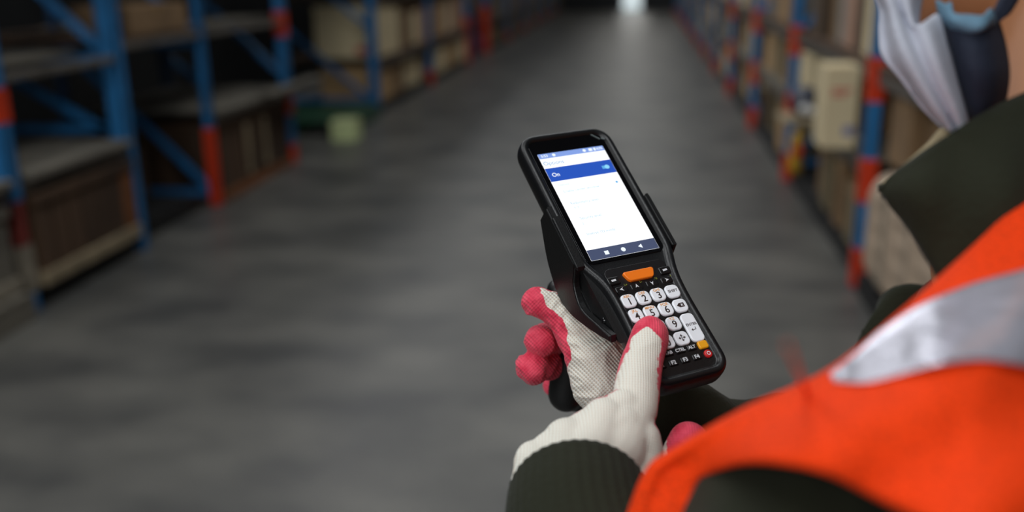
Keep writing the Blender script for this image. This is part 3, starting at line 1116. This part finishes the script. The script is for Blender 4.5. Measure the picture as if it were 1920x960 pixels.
k = key(17.7, -173.4, 7.2, 5.6, 1.4, m_keyy, z1=3.3, label='amber function key')
for i, (tx, sub) in enumerate((('F1', 'F5'), ('F2', 'F6'), ('F3', 'F7'), ('F4', 'F8'))):
    cx = -17.3 + i * 8.85
    k = key(cx, -180.4, 6.8, 4.2, 1.0, m_keyb, z1=2.7)
    legend('legend', [text_mesh(tx, 3.7, cx, -180.4, 2.72, .1)], m_legw, k)
    legend('legend', [text_mesh(sub, 2.1, cx + 1.6, -177.0, 1.78, .08)], m_legg, k)
k = key(18.0, -180.2, 5.6, 5.6, 2.7, m_keyr, z1=3.3, label='round red power key')
bm = bmesh.new()
o_ = circ(18, -180.2, 1.35, 24)
i_ = circ(18, -180.2, .85, 24)
a = [bm.verts.new((x * mm, y * mm, 3.34 * mm)) for x, y in o_]
b = [bm.verts.new((x * mm, y * mm, 3.34 * mm)) for x, y in i_]
for q in range(24):
    bm.faces.new((a[q], a[(q + 1) % 24], b[(q + 1) % 24], b[q]))
from_bm('legend', bm, m_legw, k)


# cradle of the pistol grip: two curved side arms and a back shell
def side_plate(name, poly, x0, x1, m, bev=1.2):
    bm = bmesh.new()
    A = [bm.verts.new((x0 * mm, y * mm, z * mm)) for y, z in poly]
    B = [bm.verts.new((x1 * mm, y * mm, z * mm)) for y, z in poly]
    n = len(poly)
    for i in range(n):
        bm.faces.new((A[i], A[(i + 1) % n], B[(i + 1) % n], B[i]))
    bm.faces.new(B)
    bm.faces.new(list(reversed(A)))
    bmesh.ops.recalc_face_normals(bm, faces=bm.faces)
    if bev:
        es = [e for e in bm.edges if abs(e.verts[0].co.x - e.verts[1].co.x) < 1e-6]
        bmesh.ops.bevel(bm, geom=es, offset=bev * mm, segments=3, affect='EDGES')
    return from_bm(name, bm, m, scanner)


def smoothpoly(p, n=4):
    p = [np.array(q, float) for q in p]
    return [tuple(q) for q in catmull(p, n)]


outer = smoothpoly([(-46, -13), (-66, -27), (-82, -34), (-98, -37), (-113, -33), (-126, -25), (-142, -13), (-155, -2)])
inner = smoothpoly([(-152, 2), (-137, -7), (-119, -16), (-105, -12), (-99.5, -4), (-97, .5)])
arm_poly = [(-47, 1.6)] + outer + inner + [(-95.5, 1.8)]
side_plate('cradle_arm', arm_poly, -40.8, -35, m_boot_case)
side_plate('cradle_arm', [(-50, 2.2), (-49, -14), (-94, -14), (-97.5, -6), (-96, 2.0)], 36.5, 40.8, m_boot_case)
side_plate('cradle_lip', [(-57, 3.4), (-56, -2), (-98, -2), (-100.5, 0), (-99, 2.4)], -40.2, -33.5, m_boot_case, bev=.8)
back = [(-50, -14)] + [(y * .98 - 1, z + 1.5) for y, z in outer[1:-3]] + [(-136, -14), (-100, -14)]
side_plate('cradle_back', back, -36, 36, m_boot_case, bev=0)
side_plate('cradle_web', [(-98, -2), (-99, -30), (-113, -29), (-126, -22), (-142, -10), (-158, 0), (-150, 0), (-120, -1)], -35.5, -27.5, m_boot_case, bev=0)
# screw in the hollow behind the arm
bm = bmesh.new()
capsule_bm(bm, (-34 * mm, -137 * mm, -6 * mm), (-31 * mm, -137 * mm, -6 * mm), 3.0 * mm, 3.0 * mm)
from_bm('pivot_screw', bm, m_glass, scanner, smooth=True)
INVD = (Matrix.Translation(DLOC) @ DR.to_4x4()).inverted()


def dev_blob(name, chains, voxel, smooth, m):
    o = blob(name, chains, voxel, smooth, m, None)
    o.data.transform(INVD)
    o.parent = scanner
    return o


dev_blob('pistol_grip', [C((1110, 560, .690, 15), (1092, 610, .705, 14), (1070, 680, .715, 14.5), (1062, 738, .722, 14)),
                         C((1130, 560, .695, 15), (1110, 620, .715, 15), (1090, 690, .728, 15), (1080, 738, .735, 14))], .0015, 6, m_boot_case)
dev_blob('trigger', [C((1049, 545, .703, 9.5), (1075, 556, .70, 9.5), (1105, 580, .70, 10))], .0012, 5, m_boot_case)

# ------------------------------------------------------------------ the worker
PLOC = (0.29, 0.60, 0.0)
person = thing('person', 'person in olive jacket and orange reflective vest, gloved hands working the scanner', 'person', PLOC)


def V3(x, y, z):
    return Vector((x, y, z))


hipz = .92
mid = Vector(P(2020, 720, .60))
shL = Vector(P(1835, 880, .42))
shR = Vector(P(2080, 520, .74))
neck = Vector(P(1985, 300, .53))
hip = V3(mid.x + .05, mid.y + .0, hipz)
elL = Vector(P(1400, 1900, .38))
wrL = Vector(P(1085, 935, .532))
elR = Vector(P(1700, 580, .80))
head_c = Vector(P(2060, -290, .53))
# hand joints: left hand presses the keys, right hand holds the grip
LH = [C((1170, 765, .566, 12), (1100, 812, .559, 14), (1035, 850, .552, 13)), C((1165, 800, .560, 15), (1100, 845, .552, 17), (1035, 885, .545, 15)), C((1219, 628, .603, 12.2), (1206, 672, .593, 13.2), (1196, 715, .582, 13.6), (1190, 768, .570, 14), (1150, 850, .553, 19), (1090, 940, .535, 24)),
      C((1135, 790, .561, 15), (1110, 850, .550, 20), (1085, 940, .535, 25)),
      C((1066, 828, .553, 14.5), (1070, 880, .545, 19), (1075, 940, .535, 24)),
      C((1004, 868, .549, 13), (1010, 905, .545, 16), (1050, 950, .535, 20)),
      C((1135, 790, .561, 14.5), (1140, 800, .590, 11), (1165, 845, .600, 10), (1160, 890, .585, 9.5)),
      C((1066, 828, .553, 14), (1075, 840, .582, 10.5), (1105, 880, .590, 9.5), (1110, 920, .575, 9)),
      C((1004, 868, .549, 12.5), (1018, 880, .572, 9.5), (1050, 915, .578, 8.5), (1060, 940, .568, 8)),
      C((1203, 820, .560, 11.5), (1205, 850, .560, 12), (1180, 900, .555, 18), (1100, 945, .54, 22)),
      C((1150, 915, .548, 17), (1215, 905, .562, 14), (1262, 880, .573, 11.5), (1290, 825, .585, 12))]
RH = [C((1010, 567, .668, 11.8), (1032, 577, .667, 12), (1058, 596, .665, 12.5), (1086, 630, .662, 15.5), (1112, 668, .66, 19.5), (1128, 715, .662, 22), (1175, 755, .675, 24)),
      C((1112, 668, .66, 18), (1150, 655, .67, 15)),
      C((1013, 638, .678, 11.5), (1040, 632, .700, 11), (1085, 650, .752, 10.5), (1150, 680, .745, 12), (1170, 730, .70, 18)),
      C((997, 690, .683, 12.2), (1022, 682, .702, 11.5), (1070, 695, .760, 10.5), (1140, 705, .75, 12), (1170, 735, .70, 18)),
      C((1040, 722, .748, 9), (1075, 730, .770, 9.5), (1140, 735, .75, 11), (1175, 745, .71, 18)),
      C((1075, 752, .752, 8), (1100, 752, .768, 8.5), (1145, 752, .74, 10), (1180, 755, .71, 18))]


def shrink(chs, k, keep=None):
    return [[(p, r * k) for p, r in ch] for ch in chs]


fwd = Vector((-0.93, 0.36, -0.05)).normalized()   # the way the worker faces
sidev = fwd.cross(Vector((0, 0, 1))).normalized()
upv = Vector((0, 0, 1))


def hp(f, s, u):
    return head_c + fwd * f + sidev * s + upv * u


kneeL, kneeR = V3(hip.x - .05, hip.y - .10, .48), V3(hip.x - .03, hip.y + .12, .48)
footL, footR = V3(hip.x - .02, hip.y - .11, .08), V3(hip.x + .02, hip.y + .13, .08)
hipL, hipR = V3(hip.x, hip.y - .09, hipz - .03), V3(hip.x, hip.y + .09, hipz - .03)
body_chains = [
    [(head_c + upv * .02, .085), (head_c + upv * .035 - fwd * .025, .088)],
    [(hp(.03, 0, -.01), .072), (hp(.05, 0, -.065), .052), (hp(.062, 0, -.095), .036)],
    [(hp(.085, 0, .01), .012), (hp(.112, 0, -.03), .013)],
    [(hp(.09, .018, -.062), .012), (hp(.09, -.018, -.062), .012)],
    [(hp(-.01, 0, -.08), .055), (neck, .056), (neck - upv * .06, .06)],
    [(neck - upv * .06, .06), (mid, .095), (hip, .11)],
    [(neck - upv * .08, .05), (shL, .048), ((shL + elL) / 2, .042), (elL, .036), ((elL + wrL) / 2, .034), (wrL, .022)],
    [(neck - upv * .08, .05), (shR, .045), (Vector(P(1900, 700, .80)), .035), (Vector(P(1702, 600, .80)), .018), (Vector(P(1650, 745, .76)), .021), (Vector(P(1520, 806, .72)), .02), (Vector(P(1400, 816, .70)), .016), (Vector(P(1310, 794, .69)), .016), (Vector(P(1175, 755, .675)), .02)],
    [(hip, .11), (hipL, .09), (kneeL, .055), (footL, .035), (footL + fwd * .13 - upv * .04, .03)],
    [(hip, .11), (hipR, .09), (kneeR, .055), (footR, .035), (footR + fwd * .13 - upv * .04, .03)],
] + shrink(LH, .78) + shrink(RH, .78)
# ears
for s in (-1, 1):
    for k in range(5):
        a = k / 4 * math.pi
        body_chains.append([(hp(-.012 + .012 * math.cos(a), s * .088, -.005 + .026 * math.cos(a) * 0 + .026 * math.sin(a) - .012), .007),
                            (hp(-.02 + .012 * math.cos(a), s * .090, -.02), .006)])
body = blob('body', body_chains, .004, 3, m_skin, person)
# eyes, brows, hair
for s in (-1, 1):
    bm = bmesh.new(); capsule_bm(bm, hp(.083, s * .031, .012), hp(.084, s * .031, .012), .012, .012)
    from_bm('eye', bm, m_white, person, smooth=True)
    bm = bmesh.new(); capsule_bm(bm, hp(.088, s * .02, .034), hp(.082, s * .045, .032), .004, .003)
    from_bm('eyebrow', bm, m_hair, person, smooth=True)
blob('hair', [[(head_c + upv * .05 - fwd * .03, .093), (head_c + upv * .06 + fwd * .01, .085)], [(head_c - fwd * .05, .08), (head_c - fwd * .055 - upv * .05, .06)]], .006, 4, m_hair, person)

# jacket: torso, shoulders and arms as one garment
jack = [
    [(neck - upv * .10, .055), (mid, .082), (mid - upv * .15, .115), (hip + upv * .03, .14)],
    [(neck - upv * .10, .050), (shL, .070), (Vector(P(1540, 1090, .372)), .057), (elL, .052), ((elL + wrL) / 2, .045), (Vector(P(1120, 1090, .488)), .039)],
    [(neck - upv * .12, .07), (shR, .055)],
    [(shR, .055), (Vector(P(1900, 700, .80)), .045), (Vector(P(1702, 588, .80)), .0255), (Vector(P(1650, 745, .76)), .03), (Vector(P(1520, 806, .72)), .028)],
    [(Vector(P(1520, 806, .72)), .028), (Vector(P(1400, 816, .70)), .0245), (Vector(P(1372, 812, .695)), .0245)],
    [(Vector(P(1375, 818, .70)), .016), (Vector(P(1326, 800, .69)), .016)],
    [(Vector(P(1318, 795, .69)), .0265), (Vector(P(1285, 780, .688)), .0285), (Vector(P(1225, 775, .684)), .030), (Vector(P(1178, 760, .682)), .028)],
]
blob('jacket', jack, .004, 3, m_olive, person, crease=(.007, 16))


def tube(name, path, rads, m, parent, n=40, thick=.003, ripple=0.0, nr=0):
    pts = catmull([np.array(p) for p in path], 8)
    rs = catmull([np.array([r]) for r in rads], 8)
    bm = bmesh.new()
    prev = None
    s = None
    for i, p in enumerate(pts):
        q = pts[min(i + 1, len(pts) - 1)] - pts[max(i - 1, 0)]
        d = Vector(q).normalized()
        s = (Vector((1, 0, 0)) - d * d.x).normalized()
        t = d.cross(s)
        ring = []
        for k in range(n):
            a = 2 * math.pi * k / n
            r = rs[i][0] + ripple * math.sin(a * nr)
            ring.append(bm.verts.new(Vector(p) + (s * math.cos(a) + t * math.sin(a)) * r))
        if prev:
            for k in range(n):
                bm.faces.new((prev[k], prev[(k + 1) % n], ring[(k + 1) % n], ring[k]))
        prev = ring
    o = from_bm(name, bm, m, parent, smooth=True)
    so = o.modifiers.new('t', 'SOLIDIFY')
    so.thickness = thick
    so.offset = -1
    return bake_mods(o)


tube('cuff', [P(1083, 929, .532), P(1088, 985, .511), P(1100, 1060, .490), P(1130, 1200, .455)], [.0385, .0402, .042, .046], m_olive, person, n=160, ripple=.00035, nr=40)


# gloves with the red rubber coating recorded per vertex
def boundary(v, pts):
    vs = [p[0] for p in pts]
    us = [p[1] for p in pts]
    return float(np.interp(v, vs, us))


def paint(o, fn, along):
    me = o.data
    off = np.array(person['_off'])
    at = me.attributes.new('coat', 'FLOAT', 'POINT')
    kn = me.attributes.new('knit', 'FLOAT_VECTOR', 'POINT')
    Mt = M.T
    vals = []
    kv = []
    A = (M @ np.array(along)); A /= np.linalg.norm(A)
    for v in me.vertices:
        w = np.array(v.co) + off
        c = Mt @ (w - CAMPOS)
        u_, v_ = c[0] / c[2] * FPX + 960, c[1] / c[2] * FPX + 480
        n = Mt @ np.array(v.normal)
        vals.append(fn(u_, v_, c[2], n))
        # ribs run along the hand
        side = np.cross(A, np.array([0.25, -.9, .3])); side /= np.linalg.norm(side)
        kv.extend((w @ side, w @ A, 0))
    at.data.foreach_set('value', np.array(vals, dtype=np.float32))
    kn.data.foreach_set('vector', np.array(kv, dtype=np.float32))


def sig(x, w):
    return 0.5 + 0.5 * max(-1, min(1, x / w))


def left_coat(u, v, d, n):
    if u > 1250 and v < 900:
        return 1.0
    thr = float(np.interp(v, [600, 680, 740, 800, 900], [-.56, -.48, -.10, 0, .2]))
    a = .3 * n[0] + .95 * n[2]
    val = sig(a - thr, .35)
    if v < 640:
        ell = ((u - 1213) / 15.0) ** 2 + ((v - 640) / 27.0) ** 2
        val = max(val, sig((617 - v) / 12.0 + max(0, abs(u - 1212) - 8) / 14.0, .8)) if ell > 1 else val
    if u < 1150 and v > 780:
        val = sig(n[2] - .45, .3)
    return val


RB = [(530, 1008), (552, 1017), (575, 1026), (588, 1044), (600, 1056), (620, 1064), (640, 1064), (655, 1070), (672, 1072), (690, 1063), (745, 1068)]


def right_coat(u, v, d, n):
    if u < 1044 and v > 603:
        return 1.0
    if d > .70:
        return 1.0
    val = sig((boundary(v, RB) - u) / 9.0, 1.0)
    val = max(val, sig(n[2] - .12, .25))
    if v < 600 and n[1] < -.85:
        val = max(val, .75)
    return val


gl = blob('glove', LH, .0011, 14, m_glove, person, crease=(.0006, 38))
gl['label'] = 'white knit glove with red coated fingers pressing the keys'
paint(gl, left_coat, (.15, -1, .35))
gr = blob('glove', RH, .0011, 7, m_glove2, person, crease=(.0015, 75))
gr['label'] = 'white knit glove with red coated fingers round the pistol grip'
paint(gr, right_coat, (-.7, -.7, .1))

# --- vest: shoulder cloth draped over the near shoulder
ANC = np.array([(1175, 1000, .405), (1290, 1000, .405), (1215, 885, .40), (1300, 905, .395), (1260, 850, .395), (1340, 885, .38), (1400, 770, .375), (1430, 866, .325),
                (1560, 697, .36), (1530, 800, .325), (1540, 885, .305), (1700, 580, .375), (1700, 760, .315), (1640, 930, .29), (1810, 485, .40), (1850, 700, .32),
                (1740, 960, .28), (1920, 380, .43), (2000, 600, .36), (1900, 1050, .275), (2200, 300, .45), (2200, 700, .36), (2200, 1100, .30)])


def rbf_fit(a):
    X = a[:, :2] / 400.0
    n = len(X)
    D = np.linalg.norm(X[:, None] - X[None], axis=2)
    K = D ** 2 * np.log(D + 1e-9) + np.eye(n) * 0.02
    Q = np.hstack([np.ones((n, 1)), X])
    A = np.block([[K, Q], [Q.T, np.zeros((3, 3))]])
    w = np.linalg.solve(A, np.concatenate([a[:, 2], np.zeros(3)]))
    return X, w


RX, RW = rbf_fit(ANC)


def depth(u, v):
    x = np.array([u, v]) / 400.0
    r = np.linalg.norm(RX - x, axis=1)
    return float((r ** 2 * np.log(r + 1e-9)) @ RW[:-3] + RW[-3] + RW[-2] * x[0] + RW[-1] * x[1])


SIL = [(1168, 1000), (1212, 888), (1262, 846), (1400, 768), (1560, 694), (1700, 580), (1810, 482), (1920, 378), (2100, 215)]
ARM = [(1285, 1000), (1300, 908), (1338, 880), (1425, 862), (1545, 880), (1650, 930), (1760, 985), (1860, 1050), (2100, 1150)]
vrows = []
for (su, sv), (au, av) in zip(SIL, ARM):
    row = []
    du, dv = au - su, av - sv
    L_ = math.hypot(du, dv)
    ds = depth(su, sv)
    nu, nv = du / L_, dv / L_
    # wraps over the edge and away behind
    row.append((su + nu * 70, sv + nv * 70, ds + .075))
    row.append((su + nu * 22, sv + nv * 22, ds + .04))
    row.append((su, sv, ds + .012))
    for k in (.12, .35, .6, .82, .95):
        u_, v_ = su + du * k, sv + dv * k
        row.append((u_, v_, depth(u_, v_)))
    ad = depth(au, av)
    row.append((au, av, ad + .002))
    row.append((au - nu * 6, av - nv * 6, ad + .02))
    vrows.append(row)


def drape(p, a, b):
    u_, v_, d_ = p
    w = .0075 * math.sin(u_ / 95.0 + v_ / 60.0) * max(0, min(1, (b - .3) * 4))
    return (u_, v_, d_ + w)


sheet('vest', vrows, 10, 6, .0025, m_vest, person, fn=drape)['label'] = 'orange mesh safety vest over the near shoulder'
# body of the vest under the arm
blob('vest_panel', [[(Vector(P(1990, 790, .62)), .112), (mid - upv * .16, .132), (hip + upv * .08, .148)]], .008, 4, m_vest, person)
# reflective tape sewn on the shoulder
UP = [(1556, 703), (1600, 668), (1650, 622), (1720, 576), (1820, 534), (1940, 500), (2100, 450)]
LO = [(1566, 716), (1625, 716), (1690, 700), (1760, 682), (1850, 674), (1940, 690), (2100, 730)]
srows = []
for (u0, v0), (u1, v1) in zip(UP, LO):
    row = []
    for k in (0, .25, .5, .75, 1):
        u_, v_ = u0 + (u1 - u0) * k, v0 + (v1 - v0) * k
        row.append((u_, v_, depth(u_, v_) - .0045 - .0 * k))
    srows.append(row)
sheet('reflective_tape', srows, 8, 5, .0008, m_stripe, person, fn=lambda p, a, b: (p[0], p[1], p[2] + .0012 * math.sin(p[0] / 26) + .0075 * math.sin(p[0] / 95.0 + p[1] / 60.0) * max(0, min(1, (b + .05) * 4))))['label'] = 'silver reflective tape'
# loose ribbon end of the vest
sheet('vest_ribbon', [[(1508, 742, .350), (1518, 738, .350)], [(1495, 705, .30), (1504, 701, .30)], [(1481, 668, .265), (1490, 665, .265)], [(1473, 648, .25), (1479, 646, .25)]], 6, 2, .0008, m_vestedge, person)

# --- collar
sheet('collar', [[(1646, 352, .475), (1650, 358, .474), (1655, 366, .474)],
                 [(1700, 312, .468), (1705, 360, .462), (1702, 420, .468)],
                 [(1760, 268, .462), (1765, 370, .450), (1744, 490, .462)],
                 [(1830, 222, .462), (1840, 380, .440), (1790, 560, .455)],
                 [(1920, 176, .468), (1930, 380, .440), (1880, 600, .455)],
                 [(2050, 130, .475), (2060, 380, .445), (2040, 640, .45)]], 6, 6, .004, m_olive, person,
      fn=lambda p, a, b: (p[0], p[1], p[2] + .004 * math.sin(p[0] / 28) * math.sin(b * math.pi)))['label'] = 'stand-up collar of the olive jacket'
sheet('collar_edge_strip', [[(1646, 348, .479), (1650, 356, .479)], [(1690, 312, .474), (1700, 330, .473)], [(1735, 272, .470), (1750, 300, .469)], [(1768, 238, .470), (1782, 280, .470)], [(1800, 228, .474), (1815, 260, .474)]], 6, 3, .002, m_collar_edge, person)  # thin tan strip along the collar's top edge

# --- masks
def pleat(p, a, b):
    return (p[0], p[1], p[2] + .0035 * math.sin(b * 4.5 * math.pi) * min(1, a * 3 + .2))


sheet('white_mask', [[(1560, -120, .475), (1640, -110, .462), (1720, -100, .456), (1770, -90, .470)],
                     [(1608, -50, .472), (1652, -40, .460), (1690, -32, .456), (1735, -28, .466)],
                     [(1646, 8, .470), (1672, 18, .458), (1704, 38, .455), (1722, 56, .462)],
                     [(1648, 60, .468), (1684, 66, .455), (1722, 60, .452), (1758, 28, .462)],
                     [(1654, 104, .466), (1700, 108, .453), (1740, 104, .450), (1778, 88, .460)],
                     [(1690, 150, .466), (1724, 154, .454), (1758, 152, .452), (1794, 150, .462)],
                     [(1728, 200, .468), (1754, 204, .458), (1782, 206, .458), (1810, 208, .466)],
                     [(1768, 240, .472), (1784, 246, .466), (1800, 248, .466), (1818, 246, .470)]], 6, 8, .0015, m_mask, person, fn=pleat)['label'] = 'white pleated face mask'
sheet('navy_mask', [[(1762, 38, .472), (1800, 52, .458), (1840, 54, .456), (1868, 30, .470)],
                    [(1774, 90, .470), (1812, 96, .455), (1850, 98, .455), (1884, 88, .472)],
                    [(1788, 140, .470), (1824, 146, .456), (1860, 148, .458), (1890, 142, .475)],
                    [(1808, 196, .474), (1832, 204, .466), (1856, 204, .470), (1882, 196, .482)],
                    [(1822, 232, .484), (1838, 236, .480), (1854, 236, .482), (1874, 228, .49)]], 8, 8, .002, m_navy, person)['label'] = 'navy cloth mask pushed under the jaw'
sheet('mask_trim', [[(1757, 0, .470), (1775, 8, .462), (1784, 4, .46)],
                    [(1764, 30, .468), (1785, 38, .455), (1790, 26, .455)],
                    [(1790, 56, .462), (1815, 52, .452), (1815, 28, .452)],
                    [(1830, 60, .460), (1842, 52, .450), (1842, 30, .451)],
                    [(1868, 46, .468), (1862, 30, .458), (1856, 16, .458)]], 6, 5, .002, m_lblue, person)['label'] = 'light blue edge of the navy mask'
sheet('ear_loop', [[(1846, 50, .464), (1874, 40, .464)], [(1864, 20, .464), (1892, 26, .468)], [(1884, -20, .470), (1912, -6, .474)], [(1920, -70, .480), (1945, -55, .484)]], 6, 3, .002, m_navy, person)

# trousers and boots
blob('trousers', [[(hip + upv * .02, .15), (hipL, .11), (kneeL, .08), (footL + upv * .06, .06)], [(hip + upv * .02, .15), (hipR, .11), (kneeR, .08), (footR + upv * .06, .06)]], .01, 4, m_trouser, person)
for f_ in (footL, footR):
    def sole(bm, f_=f_):
        pass
    blob('boot', [[(Vector((f_.x, f_.y, .14)), .052), (Vector((f_.x, f_.y, .055)), .052), (Vector((f_.x, f_.y, .05)) + Vector((fwd.x, fwd.y, 0)) * .17, .047)]], .008, 3, m_boot, person)

for o in COL.objects:
    if '_off' in o:
        del o['_off']
